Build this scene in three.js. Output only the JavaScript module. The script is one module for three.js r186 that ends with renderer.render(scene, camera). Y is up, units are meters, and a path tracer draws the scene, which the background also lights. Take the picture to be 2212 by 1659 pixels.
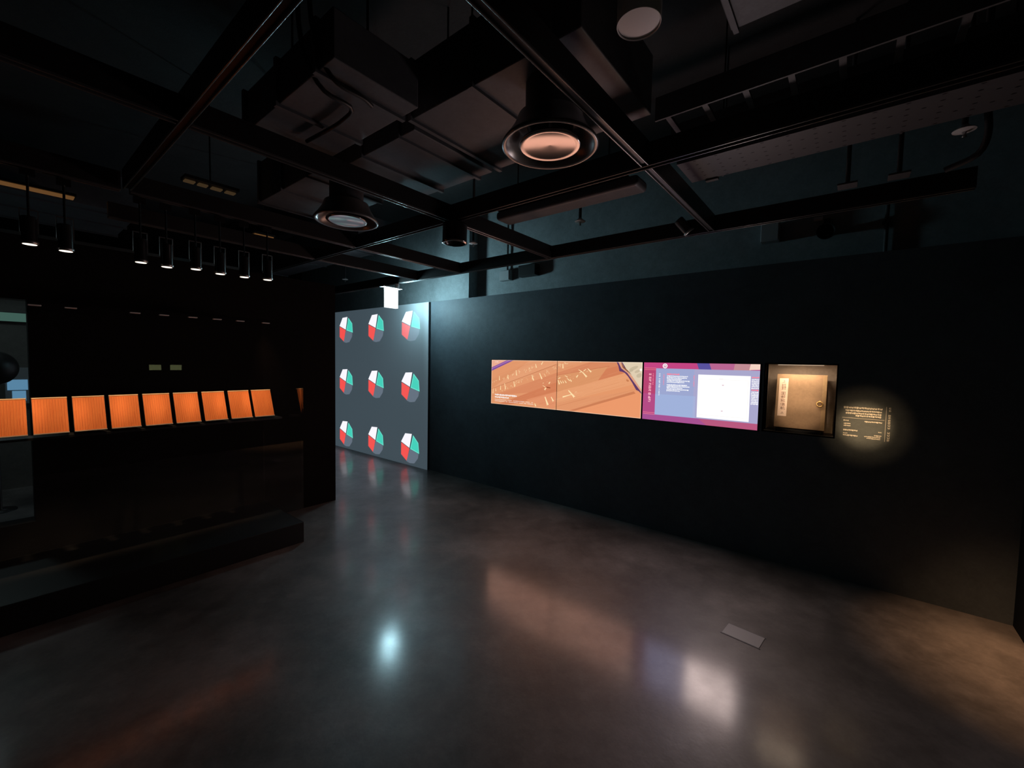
import * as THREE from 'three';
import { mergeGeometries } from 'three/addons/utils/BufferGeometryUtils.js';
import { RoundedBoxGeometry } from 'three/addons/geometries/RoundedBoxGeometry.js';
import { RectAreaLightUniformsLib } from 'three/addons/lights/RectAreaLightUniformsLib.js';

// ------------------------------------------------------------------ camera, exposure, large lights
RectAreaLightUniformsLib.init();
const scene = new THREE.Scene();
scene.background = new THREE.Color(0x000000);
const camera = new THREE.PerspectiveCamera(84.69, 2212 / 1659, 0.05, 60);
camera.position.set(0, 1.6, 0);
camera.rotation.set(-0.052904, 0.676934, 0.019359, 'YXZ');
const renderer = new THREE.WebGLRenderer({ antialias: true });
renderer.toneMapping = THREE.LinearToneMapping;
renderer.toneMappingExposure = 1.0;
renderer.shadowMap.enabled = true;

const rgb = (r, g, b) => new THREE.Color().setRGB(r, g, b);
function areaLight(name, color, intensity, w, h, pos, rotX, rotY) {
  const l = new THREE.RectAreaLight(color, intensity, w, h);
  l.name = name; l.position.set(...pos); l.rotation.set(rotX, rotY, 0, 'YXZ'); scene.add(l);
  return l;
}
function spotLight(name, color, intensity, pos, target, angle, penumbra, soft = 1) {
  const l = new THREE.SpotLight(color, intensity, 0, angle, penumbra, 2);
  l.name = name; l.position.set(...pos); l.target.position.set(...target); l.castShadow = true; l.shadow.radius = soft;
  scene.add(l); scene.add(l.target);
  return l;
}
const WALL = -4.0;                     // face of the partition that carries the screens
const SIGN = [-4.9, 2.425, -3.45];     // centre of the glowing emergency sign
// the screens, the light box and the sign: one area light each just in front of the glowing face
areaLight('screen_light', rgb(1, 0.52, 0.4), 2.2, 0.95, 0.52, [-3.06, 1.345, WALL + 0.014], 0, Math.PI);
areaLight('screen_light', rgb(1, 0.52, 0.4), 2.2, 0.95, 0.52, [-2.075, 1.345, WALL + 0.014], 0, Math.PI);
areaLight('screen_light', rgb(0.5, 0.5, 0.85), 2.9, 0.37, 0.44, [-1.265, 1.345, WALL + 0.014], 0, Math.PI);
areaLight('screen_light', rgb(1, 0.77, 0.72), 16, 0.41, 0.38, [-0.862, 1.325, WALL + 0.014], 0, Math.PI);
areaLight('lightbox_light', rgb(0.6, 0.72, 0.9), 0.15, 2.6, 2.3, [-6.06, 1.2, WALL + 0.09], 0, Math.PI);
// the sign is a glowing block: its broad face looks along the wall, its two narrow ends toward the wall and into the room
areaLight('sign_light', rgb(0.5, 0.87, 1.0), 95, 0.17, 0.24, [SIGN[0] + 0.029, SIGN[1], SIGN[2]], 0, -Math.PI / 2);
areaLight('sign_light', rgb(0.5, 0.87, 1.0), 115, 0.042, 0.24, [SIGN[0] + 0.005, SIGN[1], SIGN[2] - 0.1], 0, 0);
areaLight('sign_light', rgb(0.5, 0.87, 1.0), 115, 0.042, 0.24, [SIGN[0] + 0.005, SIGN[1], SIGN[2] + 0.1], 0, Math.PI);

// ------------------------------------------------------------------ helpers
let seed = 20240611;
const rnd = () => { seed = (seed * 1664525 + 1013904223) >>> 0; return seed / 4294967296; };
const rr = (a, b) => a + (b - a) * rnd();
const used = new Map();
function numbered(name) { const n = used.get(name) ?? 0; used.set(name, n + 1); return n ? name + '_' + String(n).padStart(3, '0') : name; }
function shade(o) { o.traverse((m) => { if (m.isMesh) { m.castShadow = true; m.receiveShadow = true; } }); return o; }
function uvMetres(g) {                  // texture coordinates in metres, across the dominant axis of each face
  const p = g.attributes.position, n = g.attributes.normal, uv = new Float32Array(p.count * 2);
  for (let i = 0; i < p.count; i++) {
    const ax = Math.abs(n.getX(i)), ay = Math.abs(n.getY(i)), az = Math.abs(n.getZ(i)), x = p.getX(i), y = p.getY(i), z = p.getZ(i);
    const [u, v] = ay >= ax && ay >= az ? [x, -z] : ax >= az ? [z, y] : [x, y];
    uv[i * 2] = u; uv[i * 2 + 1] = v;
  }
  g.setAttribute('uv', new THREE.BufferAttribute(uv, 2));
  return g;
}
function box(x0, x1, y0, y1, z0, z1, r = 0) {
  const w = x1 - x0, h = y1 - y0, d = z1 - z0;
  const g = r ? new RoundedBoxGeometry(w, h, d, 2, r) : new THREE.BoxGeometry(w, h, d);
  return uvMetres(g.translate((x0 + x1) / 2, (y0 + y1) / 2, (z0 + z1) / 2));
}
function rod(a, b, r, r2 = r, seg = 16) {
  const A = new THREE.Vector3(...a), B = new THREE.Vector3(...b), d = B.clone().sub(A), L = d.length();
  const g = new THREE.CylinderGeometry(r2, r, L, seg);
  g.applyQuaternion(new THREE.Quaternion().setFromUnitVectors(new THREE.Vector3(0, 1, 0), d.normalize()));
  return g.translate((A.x + B.x) / 2, (A.y + B.y) / 2, (A.z + B.z) / 2);
}
const lathe = (pts, seg = 48) => new THREE.LatheGeometry(pts.map(([r, y]) => new THREE.Vector2(r, y)), seg);
const merge = (gs) => (gs.length > 1 ? mergeGeometries(gs.map((g) => (g.index ? g.toNonIndexed() : g))) : gs[0]);
function plane4(w, h) { return new THREE.PlaneGeometry(w, h); }
function thing(name, label, category, pos = [0, 0, 0], group) {
  const o = new THREE.Group(); o.name = numbered(name); o.position.set(...pos); o.userData = { label, category };
  if (group) o.userData.group = group;
  scene.add(o); return o;
}
function part(parent, name, g, m, label) {
  const o = new THREE.Mesh(g, m); o.name = numbered(name); o.castShadow = o.receiveShadow = true;
  if (label) o.userData.label = label;
  parent.add(o); return o;
}
function struct(name, g, m) {
  const o = new THREE.Mesh(g, m); o.name = numbered(name); o.userData.kind = 'structure'; o.castShadow = o.receiveShadow = true;
  scene.add(o); return o;
}
function copyOf(root, pos, label, rot) {
  const c = root.clone(); c.name = numbered(root.name.replace(/_\d{3}$/, '')); c.position.set(...pos); c.userData = { ...root.userData, label };
  if (rot) c.rotation.set(...rot);
  scene.add(c); return c;
}

// ------------------------------------------------------------------ textures
function lattice(n, s) { const a = new Float32Array(n * n); let q = s; for (let i = 0; i < n * n; i++) { q = (q * 1664525 + 1013904223) >>> 0; a[i] = q / 4294967296; } return a; }
function fractal(size, layers, s) {     // tiling value noise in 0..1
  const out = new Float32Array(size * size); let total = 0;
  layers.forEach(([n, w], k) => {
    const a = lattice(n, s + k * 7919); total += w;
    for (let y = 0; y < size; y++) {
      const fy = (y / size) * n, y0 = Math.floor(fy), ty = fy - y0, sy = ty * ty * (3 - 2 * ty), r0 = (y0 % n) * n, r1 = ((y0 + 1) % n) * n;
      for (let x = 0; x < size; x++) {
        const fx = (x / size) * n, x0 = Math.floor(fx), tx = fx - x0, sx = tx * tx * (3 - 2 * tx), c0 = x0 % n, c1 = (x0 + 1) % n;
        const t = a[r0 + c0] + (a[r0 + c1] - a[r0 + c0]) * sx, b = a[r1 + c0] + (a[r1 + c1] - a[r1 + c0]) * sx;
        out[y * size + x] += (t + (b - t) * sy) * w;
      }
    }
  });
  for (let i = 0; i < out.length; i++) out[i] /= total;
  return out;
}
function noiseTexture(size, f, metres, tint, srgb) {
  const d = new Uint8Array(size * size * 4);
  for (let i = 0; i < size * size; i++) { const c = tint(f[i], i); d[i * 4] = c[0]; d[i * 4 + 1] = c[1]; d[i * 4 + 2] = c[2]; d[i * 4 + 3] = 255; }
  const t = new THREE.DataTexture(d, size, size); t.wrapS = t.wrapT = THREE.RepeatWrapping; t.magFilter = THREE.LinearFilter; t.minFilter = THREE.LinearMipmapLinearFilter;
  t.generateMipmaps = true; t.repeat.set(1 / metres, 1 / metres); if (srgb) t.colorSpace = THREE.SRGBColorSpace; t.needsUpdate = true;
  return t;
}
const clamp255 = (v) => Math.max(0, Math.min(255, v));
const grainField = fractal(512, [[6, 1], [24, 0.7], [90, 0.6], [256, 0.5]], 11);
const cloudField = fractal(1024, [[5, 1], [11, 0.8], [37, 0.5], [140, 0.25], [500, 0.2]], 77);
const fineField = fractal(1024, [[60, 0.6], [170, 1], [400, 0.5]], 5);
const grain = noiseTexture(512, grainField, 1.3, (v) => { const k = 215 + (v - 0.5) * 60; return [k, k, k].map(clamp255); }, true);
const plaster = noiseTexture(512, grainField, 0.5, (v) => { const k = v * 255; return [k, k, k]; });
const floorColor = noiseTexture(1024, cloudField, 3.1, (v) => { const k = 176 + (v - 0.5) * 190; return [k + 3, k, k - 3].map(clamp255); }, true);
const floorRough = noiseTexture(1024, cloudField, 2.3, (v) => { const k = 200 + (v - 0.5) * 170; return [k, k, k].map(clamp255); });
const floorBump = noiseTexture(1024, fineField, 1.9, (v) => { const k = v * 255; return [k, k, k]; });
function canvasTexture(w, h, draw) {
  const c = document.createElement('canvas'); c.width = w; c.height = h; draw(c.getContext('2d'), w, h);
  const t = new THREE.CanvasTexture(c); t.colorSpace = THREE.SRGBColorSpace; t.magFilter = THREE.LinearFilter; t.anisotropy = 8; return t;
}
// strokes of writing too small to read in the photograph: little syllable-like marks in a line
function marks(g, x, y, w, h, gap = 0.18, vertical = false, bold = 0.2) {
  const n = Math.max(1, Math.round(w / (h * (1 + gap)))), step = w / n;
  g.lineWidth = h * bold; g.lineCap = 'butt';
  for (let i = 0; i < n; i++) {
    if (!vertical && bold < 0.25 && rnd() < 0.12) continue;
    const a = vertical ? x : x + i * step, b = vertical ? y + i * step : y, s = h * 0.92, k = Math.floor(rnd() * 4);
    g.beginPath();
    if (k === 0) { g.rect(a + s * 0.08, b + s * 0.1, s * 0.42, s * 0.38); g.moveTo(a + s * 0.76, b); g.lineTo(a + s * 0.76, b + s * 0.62); g.moveTo(a + s * 0.15, b + s * 0.68); g.lineTo(a + s * 0.15, b + s * 0.95); g.lineTo(a + s * 0.85, b + s * 0.95); }
    else if (k === 1) { g.moveTo(a + s * 0.1, b + s * 0.12); g.lineTo(a + s * 0.85, b + s * 0.12); g.moveTo(a + s * 0.48, b + s * 0.12); g.lineTo(a + s * 0.12, b + s * 0.5); g.moveTo(a + s * 0.05, b + s * 0.62); g.lineTo(a + s * 0.95, b + s * 0.62); g.moveTo(a + s * 0.5, b + s * 0.62); g.lineTo(a + s * 0.5, b + s * 0.95); }
    else if (k === 2) { g.arc(a + s * 0.36, b + s * 0.34, s * 0.24, 0, 7); g.moveTo(a + s * 0.8, b); g.lineTo(a + s * 0.8, b + s * 0.95); g.moveTo(a + s * 0.8, b + s * 0.4); g.lineTo(a + s, b + s * 0.4); }
    else { g.moveTo(a + s * 0.12, b + s * 0.1); g.lineTo(a + s * 0.12, b + s * 0.6); g.lineTo(a + s * 0.55, b + s * 0.6); g.moveTo(a + s * 0.78, b); g.lineTo(a + s * 0.78, b + s * 0.95); g.moveTo(a + s * 0.15, b + s * 0.85); g.lineTo(a + s * 0.6, b + s * 0.85); }
    g.stroke();
  }
}
// brush stroke: a pointed, swelling line
function brush(g, x0, y0, x1, y1, w) {
  const dx = x1 - x0, dy = y1 - y0, L = Math.hypot(dx, dy) || 1, nx = -dy / L, ny = dx / L;
  g.beginPath(); g.moveTo(x0 + nx * w * 0.22, y0 + ny * w * 0.22);
  g.quadraticCurveTo(x0 + dx * 0.6 + nx * w * 0.3, y0 + dy * 0.6 + ny * w * 0.3, x1 + nx * w * 0.5, y1 + ny * w * 0.5);
  g.arc(x1, y1, w * 0.5, Math.atan2(ny, nx), Math.atan2(-ny, -nx), false);
  g.quadraticCurveTo(x0 + dx * 0.6 - nx * w * 0.3, y0 + dy * 0.6 - ny * w * 0.3, x0 - nx * w * 0.22, y0 - ny * w * 0.22);
  g.fill();
}
function poly(g, pts, fill) { g.beginPath(); pts.forEach(([x, y], i) => (i ? g.lineTo(x, y) : g.moveTo(x, y))); g.closePath(); g.fillStyle = fill; g.fill(); }

// screens one and two show one picture: a close view of copper coloured leaves of an old book (units: centimetres from the top left corner)
const bookPicture = canvasTexture(1980, 560, (g) => {
  g.scale(10, 10.1);
  g.fillStyle = '#e2986c'; g.fillRect(0, 0, 198, 56);
  const band = (x0, y0, x1, y1, x2, y2, x3, y3, f) => poly(g, [[x0, y0], [x1, y1], [x2, y2], [x3, y3]], f);
  band(0, 24, 68, 1.6, 98, 0, 0, 37, '#dd9468'); band(0, 37, 98, 3.8, 170, -22, 110, -30, '#e59f74');
  band(0, 37, 99, 3.6, 170, -18, 198, -18, '#e29b70');
  band(0, 46, 100, 13, 200, -18, 200, 20, '#d98a62'); band(0, 60, 100, 23.5, 172, 4, 190, 26, '#d48059');
  band(20, 60, 100, 35, 190, 9, 193, 28, '#e5996b'); band(56, 47, 99, 34.5, 105, 33, 95, 55, '#e3936a');
  band(99, 16.6, 161, 5, 150, 20, 99, 35, '#dc9668'); band(99, 35, 187, 9, 190, 22, 99, 48, '#e8a173');
  band(113, 56, 192, 28.6, 198, 31, 198, 60, '#ec9a6c'); band(112, 56, 190, 29, 192, 31, 118, 56, '#cd7f57');
  for (let i = 0; i < 90; i++) {   // paper fibres along the leaves
    const x = rr(0, 190), y = rr(0, 56), l = rr(10, 50); g.strokeStyle = rnd() < 0.5 ? 'rgba(255,205,160,0.10)' : 'rgba(150,70,40,0.09)'; g.lineWidth = rr(0.15, 0.7);
    g.beginPath(); g.moveTo(x, y); g.lineTo(x + l, y - l * 0.31); g.stroke();
  }
  g.strokeStyle = '#a85f3c'; g.lineWidth = 0.35; g.beginPath(); g.moveTo(0, 37); g.lineTo(98, 3.9); g.stroke();
  g.strokeStyle = 'rgba(196,116,80,0.8)'; g.lineWidth = 0.5; g.beginPath(); g.moveTo(99, 16); g.lineTo(163, 4.5); g.stroke();
  poly(g, [[0, 0], [27, 0], [0, 10.5]], '#ecac92'); poly(g, [[0, 9.5], [25.6, 0], [36, 0], [0, 14]], '#7e4f9a'); poly(g, [[0, 10.5], [28, 0], [32, 0], [0, 11.8]], '#a970b0');
  // the far corner: dark violet edge, pale rim and a grey brown cloth beyond
  poly(g, [[174, -1], [199, -1], [199, 28], [193.8, 23.3], [187.6, 15.5], [181, 8.4], [177, 4]], '#e0ceb2');
  poly(g, [[170, -1], [176, -1], [182, 8], [188, 15.5], [194, 23.3], [199, 29], [199, 32], [195, 28.4], [192.3, 27.4], [187.8, 20.3], [183.4, 14.4], [179.8, 10.9], [176.7, 9.8], [174, 9.4], [172.6, 4]], '#5e3a66');
  poly(g, [[171.7, -1], [175, -1], [179.5, 6], [188, 14.2], [199, 28.5], [199, 31], [188.5, 18.4], [182.5, 11], [176, 6.5]], '#dfa183');
  poly(g, [[175, -0.5], [178.4, 4.6], [183, 8.4], [187.4, 12.8], [182, 9.2], [177.4, 5.6]], '#8c5a3c');
  for (const [x, y, rx, ry] of [[189, 6, 5, 1.6], [193, 9, 3, 1.3], [186, 9, 3, 1], [195, 13, 3, 2]]) { g.fillStyle = 'rgba(160,150,120,0.35)'; g.beginPath(); g.ellipse(x, y, rx, ry, -0.4, 0, 7); g.fill(); }
  g.fillStyle = '#c97f54'; g.beginPath(); g.ellipse(183, 18.5, 1.6, 1, 0.5, 0, 7); g.fill();
  // columns of small brush writing along the leaves
  const ink = '#ffe2ae';
  const cluster = (x, y, s, n) => {
    g.fillStyle = ink;
    for (let i = 0; i < n; i++) {
      const a = x + rr(-1.1, 1.1) * s, b = y + rr(-0.8, 0.8) * s, k = rnd();
      if (k < 0.4) brush(g, a, b, a + s * rr(0.1, 0.5), b + s * rr(0.8, 1.5), s * 0.34);
      else if (k < 0.75) brush(g, a + s * rr(0.5, 1), b - s * rr(0.3, 0.6), a, b, s * 0.3);
      else brush(g, a, b, a + s * 0.3, b + s * 0.15, s * 0.4);
    }
  };
  for (const [x, y, n] of [[3, 27, 4], [8, 26, 3], [20, 22, 3], [26, 20, 5], [35, 17.5, 3], [45, 13.5, 6], [54, 12, 5], [60, 10, 8], [65, 7, 6]]) cluster(x, y, 1.7, n);
  for (const [x, y, n] of [[20, 37, 3], [25, 34, 5], [33, 31.5, 3], [38, 28, 5], [42, 26, 7], [47, 24.5, 5], [57, 22, 4], [64, 19.5, 6], [81, 15, 4], [86, 12, 5], [95, 8, 4], [102, 4, 6], [109, 2.5, 6]]) cluster(x, y, 1.9, n);
  g.fillStyle = ink;
  for (const s of [[13.3, 20, 13.5, 26, 1.5], [40, 12, 41, 19, 1.7], [27, 18, 28, 24, 1.6], [3.4, 36, 3, 43, 1.2], [7.4, 36, 8, 40, 1.3], [15.8, 32, 15.6, 38, 1.6], [22, 29, 24, 36.5, 1.7], [36.5, 26, 38.5, 33, 1.7], [64, 17, 67, 24, 1.7], [75, 14.5, 79, 22, 2], [79.6, 1, 77, 5, 1.5], [69, 4, 70.5, 9, 1.7], [106, 3, 106.5, 9, 2], [127.5, -1, 129.5, 1.3, 1.5],
    [80.6, 26, 80.8, 26.4, 1.9], [86, 23.8, 86.6, 24.6, 1.8], [90.2, 24, 87.8, 26.8, 1.9], [79.8, 28.6, 84, 30.6, 0.9], [84.9, 31, 82, 34.4, 2.6], [83.5, 41.6, 88.2, 52, 3], [92, 41.2, 95.8, 46.8, 2.4], [69, 50.5, 71, 54.5, 2.2],
    [100.4, 20, 103.6, 18.4, 1.4], [100.2, 21.5, 102.6, 27, 2.1], [103, 22, 105.6, 25.4, 1.5], [106.2, 22, 108, 25, 1.4], [109, 21.5, 111.6, 24.6, 1.4], [112, 19, 116, 22, 1.3], [116, 20, 118.2, 23, 1.7], [109, 16, 113, 18, 1.1], [115.6, 15.4, 116, 16.2, 1.7], [116, 18.6, 116.5, 19.2, 1.5], [119.8, 18.6, 120.2, 19.4, 1.4], [125.8, 15, 123.4, 18.2, 1.9],
    [126.2, 9, 131, 11.4, 1.2], [131, 11.4, 137.2, 17.2, 2.2], [127.4, 12.4, 131, 11, 1], [132, 10.4, 136, 8.2, 1], [137.4, 7.6, 142.4, 11.6, 1.8], [133.6, 9.6, 135, 10.2, 1.5], [136.6, 10, 137.6, 11, 1.6],
    [118, 36.6, 106.2, 40.4, 1.6], [114.2, 32.4, 122.8, 40, 2.6], [123.6, 33.6, 124, 34.4, 2.4]]) brush(g, ...s);
  g.strokeStyle = '#8f4326'; g.lineWidth = 0.9; g.beginPath(); g.moveTo(85, 30.4); g.lineTo(90.6, 31); g.stroke();
  // caption in the lower left corner
  g.strokeStyle = '#ffffff'; marks(g, 6.2, 42.9, 35.8, 1.8, 0.05, false, 0.3); marks(g, 6.3, 46, 23.5, 1.8, 0.05, false, 0.3); marks(g, 6.3, 49.4, 60, 0.95); marks(g, 6.3, 51.3, 61, 0.95); marks(g, 5.9, 2, 5.6, 1.1);
  g.fillStyle = '#fff8f0'; g.beginPath(); g.arc(196.6, 7.4, 1.35, 0, 7); g.fill();
  g.strokeStyle = 'rgba(255,240,220,0.55)'; g.lineWidth = 0.6; g.strokeRect(0.3, 0.3, 197.4, 54.9);
});
const menuPicture = canvasTexture(1980, 1104, (g) => {
  g.scale(20, 20);
  g.fillStyle = '#b04a86'; g.fillRect(0, 0, 99, 56);
  poly(g, [[0, 0], [50, 0], [52, 6], [0, 6]], '#c0447f'); poly(g, [[49, 0], [60, 0], [62, 6], [51, 6]], '#57509a');
  poly(g, [[59.5, 0], [82, 0], [80, 6], [61.5, 6]], '#b7648f'); poly(g, [[80, 0], [94, 0], [92, 6], [79, 6]], '#bf8a92'); poly(g, [[92, 0], [99, 0], [99, 4.6], [91, 5]], '#f0cfc0');
  poly(g, [[0, 49.8], [99, 49.8], [99, 56], [0, 56]], '#a3508f'); poly(g, [[52, 50], [99, 49.6], [99, 56], [60, 56]], '#b5577c');
  poly(g, [[0, 5.4], [11.9, 5.4], [11.9, 50], [0, 50]], '#b4436f'); poly(g, [[0, 30], [11.9, 30], [11.9, 50], [0, 50]], '#b14a82');
  g.fillStyle = '#9aa4cc'; g.fillRect(12, 5.4, 87, 44.4); g.fillStyle = '#a6a4c8'; g.fillRect(47, 5.4, 52, 44.4); g.fillStyle = 'rgba(160,185,225,0.45)'; g.fillRect(12, 30, 37, 19.8);
  g.strokeStyle = '#ff8f9c'; g.lineWidth = 0.32;
  for (const y of [5.3, 6.8, 48.3, 49.8]) { g.beginPath(); g.moveTo(0.6, y); g.lineTo(12, y); g.stroke(); }
  g.fillStyle = '#ffffff'; g.beginPath(); g.arc(20.4, 3, 2.25, 0, 7); g.fill(); g.strokeStyle = '#b04a80'; g.lineWidth = 0.42; g.beginPath(); g.arc(20.4, 3, 1.25, 0, 7); g.stroke(); g.beginPath(); g.arc(20.4, 3, 0.55, -0.6, 3.4); g.stroke();
  // vertical headings, one syllable under another
  const hangul = [[1, 1, 0], [2, 1, 1], [0, 1, 0], [0, 1, 1], [1, 1, 1], [2, 1, 0], [3, 0, 0], [1, 0, 1], [0, 1, 1]];
  const column = (x, y0, y1, n, s, color) => {
    g.strokeStyle = color; g.lineWidth = s * 0.17;
    for (let i = 0; i < n; i++) {
      const [a, v, f] = hangul[i % 9], y = y0 + ((y1 - y0) * i) / n;
      g.beginPath();
      if (a === 1) g.arc(x - s * 0.14, y + s * 0.3, s * 0.22, 0, 7);
      else if (a === 0) { g.moveTo(x - s * 0.4, y + s * 0.1); g.lineTo(x + s * 0.08, y + s * 0.1); g.lineTo(x + s * 0.02, y + s * 0.5); }
      else if (a === 2) { g.moveTo(x - s * 0.1, y); g.lineTo(x - s * 0.4, y + s * 0.55); g.moveTo(x - s * 0.1, y); g.lineTo(x + s * 0.18, y + s * 0.55); }
      else g.rect(x - s * 0.34, y + s * 0.05, s * 0.68, s * 0.4);
      if (v) { g.moveTo(x + s * 0.36, y - s * 0.05); g.lineTo(x + s * 0.36, y + s * 0.66); } else { g.moveTo(x - s * 0.5, y + s * 0.66); g.lineTo(x + s * 0.5, y + s * 0.66); }
      if (f) { g.moveTo(x - s * 0.3, y + s * 0.62); g.lineTo(x - s * 0.3, y + s * 0.92); g.lineTo(x + s * 0.4, y + s * 0.92); }
      g.stroke();
    }
  };
  column(6.4, 10.6, 38.4, 9, 2.6, '#ffc3cf'); column(9.4, 10.3, 21.4, 8, 1.15, '#ff8fa6');
  column(15.6, 10.3, 13.6, 2, 1.4, '#ffffff'); column(15.6, 15, 24, 5, 1.5, '#ffffff'); g.fillStyle = '#ffffff'; g.fillRect(15.4, 24.6, 0.35, 1.5); column(15.5, 26.8, 31, 4, 1.2, '#ffffff');
  column(19.6, 11, 15.4, 4, 1.15, '#ff7f98'); column(19.5, 16.2, 21, 4, 1.15, '#ff7f98'); column(46.9, 11, 15.4, 4, 1.15, '#ff7f98'); column(46.9, 16.4, 21, 4, 1.15, '#ff7f98');
  g.strokeStyle = '#ff8499'; marks(g, 22.6, 10.1, 11.6, 1.2, 0.05, false, 0.34);
  g.strokeStyle = '#ffffff';
  [[12, 19.2], [13.5, 18.4], [14.9, 13.8], [16.3, 20.8], [17.7, 16], [20.2, 18.6], [21.6, 20.8], [23, 14.6], [24.4, 20.2], [25.8, 12.4]].forEach(([y, w]) => marks(g, 22.6, y, w, 1, 0.06, false, 0.32));
  g.fillStyle = '#ffffff'; g.fillRect(50.5, 10.1, 41.9, 38.7); g.strokeStyle = '#e8e2da'; g.lineWidth = 0.18; g.strokeRect(51.6, 14, 39.2, 32);
  g.fillStyle = '#d8b9c4'; g.fillRect(70.5, 18.4, 1.5, 0.8); g.fillRect(70.5, 41, 1.5, 0.8); g.fillStyle = '#e6d9d4'; g.fillRect(68, 13.2, 3.5, 0.3);
  g.strokeStyle = '#ff7f90'; g.lineWidth = 1; marks(g, 93.3, 10.6, 5.5, 1.25, 0.05, false, 0.34); marks(g, 93.3, 21.2, 5.5, 1.25, 0.05, false, 0.34);
  g.strokeStyle = '#ffffff'; for (let i = 0; i < 6; i++) marks(g, 93.3, 12.5 + i * 1.45, 5.5, 1.0, 0.05, false, 0.32); for (let i = 0; i < 8; i++) marks(g, 93.3, 23 + i * 1.42, 5.5, 1.0, 0.05, false, 0.32);
});
// the light box at the end of the partition: nine faceted discs on slate grey
const PX0 = -7.66, PX1 = -4.742, PTOP = 2.428;
const discPicture = canvasTexture(1460, 1216, (g) => {
  g.scale(500, 500);
  g.fillStyle = '#3a464e'; g.fillRect(0, 0, 3, 3);
  for (const cx of [-6.963, -6.05, -5.152]) for (const cy of [2.108, 1.193, 0.264]) {
    const P = (pts) => pts.map(([x, y]) => [cx - PX0 + x, PTOP - cy - y]);
    poly(g, P([[-0.111, 0.21], [0.051, 0.218], [-0.005, -0.002], [-0.212, 0.07]]), '#f4f2fa');
    poly(g, P([[0.08, 0.205], [0.206, 0.1], [0.226, -0.062], [0.01, -0.015]]), '#3fcab4');
    poly(g, P([[-0.208, 0.058], [-0.005, -0.011], [-0.07, -0.211], [-0.21, -0.127]]), '#ee4e4a');
    poly(g, P([[0.003, -0.015], [0.212, -0.063], [0.199, -0.132], [0.114, -0.221], [0.005, -0.234], [-0.077, -0.217]]), '#5f6a78');
    g.strokeStyle = '#8fe6d8'; g.lineWidth = 0.006; const t = P([[0.085, 0.19], [0.196, 0.096], [0.214, -0.05], [0.028, -0.01]]); g.beginPath(); t.forEach(([x, y], i) => (i ? g.lineTo(x, y) : g.moveTo(x, y))); g.closePath(); g.stroke();
    g.strokeStyle = '#29474c'; g.lineWidth = 0.012; g.beginPath(); const l = P([[0.066, 0.212], [0.003, -0.008]]); g.moveTo(...l[0]); g.lineTo(...l[1]); g.stroke();
  }
});
// title slip of the book cover: brush characters written downwards
const SIGNS = ['.5,.12 .5,.88|.5,.46 .8,.46|.1,.88 .92,.88', '.16,.1 .3,.2|.08,.3 .42,.3|.12,.45 .38,.45|.12,.58 .38,.58|.14,.72 .14,.95 .38,.95 .38,.72 .14,.72|.55,.1 .7,.25|.9,.1 .75,.25|.52,.35 .95,.35|.6,.5 .9,.5|.62,.66 .66,.9|.82,.66 .82,.9|.5,.95 .98,.95',
  '.1,.22 .46,.22|.28,.06 .28,.44|.06,.44 .5,.44|.12,.66 .46,.66|.28,.5 .28,.9|.04,.92 .5,.86|.56,.34 .98,.34|.84,.06 .84,.94 .72,.86|.62,.5 .7,.66', '.1,.08 .1,.96|.1,.08 .92,.08 .92,.96|.1,.94 .92,.94|.3,.26 .7,.26|.5,.16 .5,.4|.24,.42 .78,.42|.36,.54 .64,.54 .64,.68 .36,.68 .36,.54|.3,.86 .48,.72|.5,.72 .74,.86',
  '.1,.22 .56,.22|.32,.06 .32,.4|.04,.42 .62,.42|.54,.12 .12,.62|.22,.54 .22,.94 .5,.94 .5,.54 .22,.54|.22,.74 .5,.74|.7,.1 .7,.96|.7,.12 .94,.12 .84,.4 .96,.62 .74,.7', '.1,.1 .1,.5|.1,.1 .46,.1|.1,.3 .46,.3|.1,.5 .5,.5|.66,.06 .56,.26|.6,.18 .94,.18|.7,.32 .8,.42|.14,.6 .86,.6 .86,.94|.14,.6 .14,.94|.38,.6 .38,.94|.62,.6 .62,.94|.04,.95 .96,.95',
  '.24,.06 .06,.4|.16,.28 .16,.95|.46,.04 .54,.14|.8,.04 .72,.14|.36,.2 .94,.2|.42,.32 .88,.32|.36,.44 .96,.44|.34,.64 .98,.64|.5,.5 .5,.94 .42,.88|.36,.82 .62,.74|.72,.48 .82,.86 .96,.9|.9,.68 .66,.92', '.08,.2 .5,.2|.14,.34 .46,.34 .46,.6 .14,.6 .14,.34|.14,.47 .46,.47|.06,.74 .54,.74|.3,.06 .3,.96|.62,.12 .62,.5 .54,.92|.62,.14 .86,.14 .84,.84 .98,.88 .98,.7', '.5,.2 .5,.84|.5,.5 .74,.5|.16,.84 .86,.84'];
const slipPicture = canvasTexture(256, 1240, (g, w, h) => {
  g.fillStyle = '#efd6c0'; g.fillRect(0, 0, w, h);
  for (let i = 0; i < 400; i++) { g.fillStyle = rnd() < 0.5 ? 'rgba(255,240,225,0.35)' : 'rgba(190,150,120,0.2)'; g.fillRect(rr(0, w), rr(0, h), rr(2, 18), rr(1, 3)); }
  g.strokeStyle = '#6e4a3c'; g.lineCap = 'round'; g.lineJoin = 'round'; g.lineWidth = 9;
  const at = [30, 165, 262, 432, 552, 668, 790, 912, 1064], size = [124, 110, 108, 112, 100, 100, 112, 118, 100];
  SIGNS.forEach((s, i) => s.split('|').forEach((st) => {
    g.beginPath();
    st.split(' ').forEach((p, k) => { const [x, y] = p.split(',').map(Number), X = 66 + x * 132, Y = at[i] + 10 + y * size[i]; k ? g.lineTo(X, Y) : g.moveTo(X, Y); });
    g.stroke();
  }));
});
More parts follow.
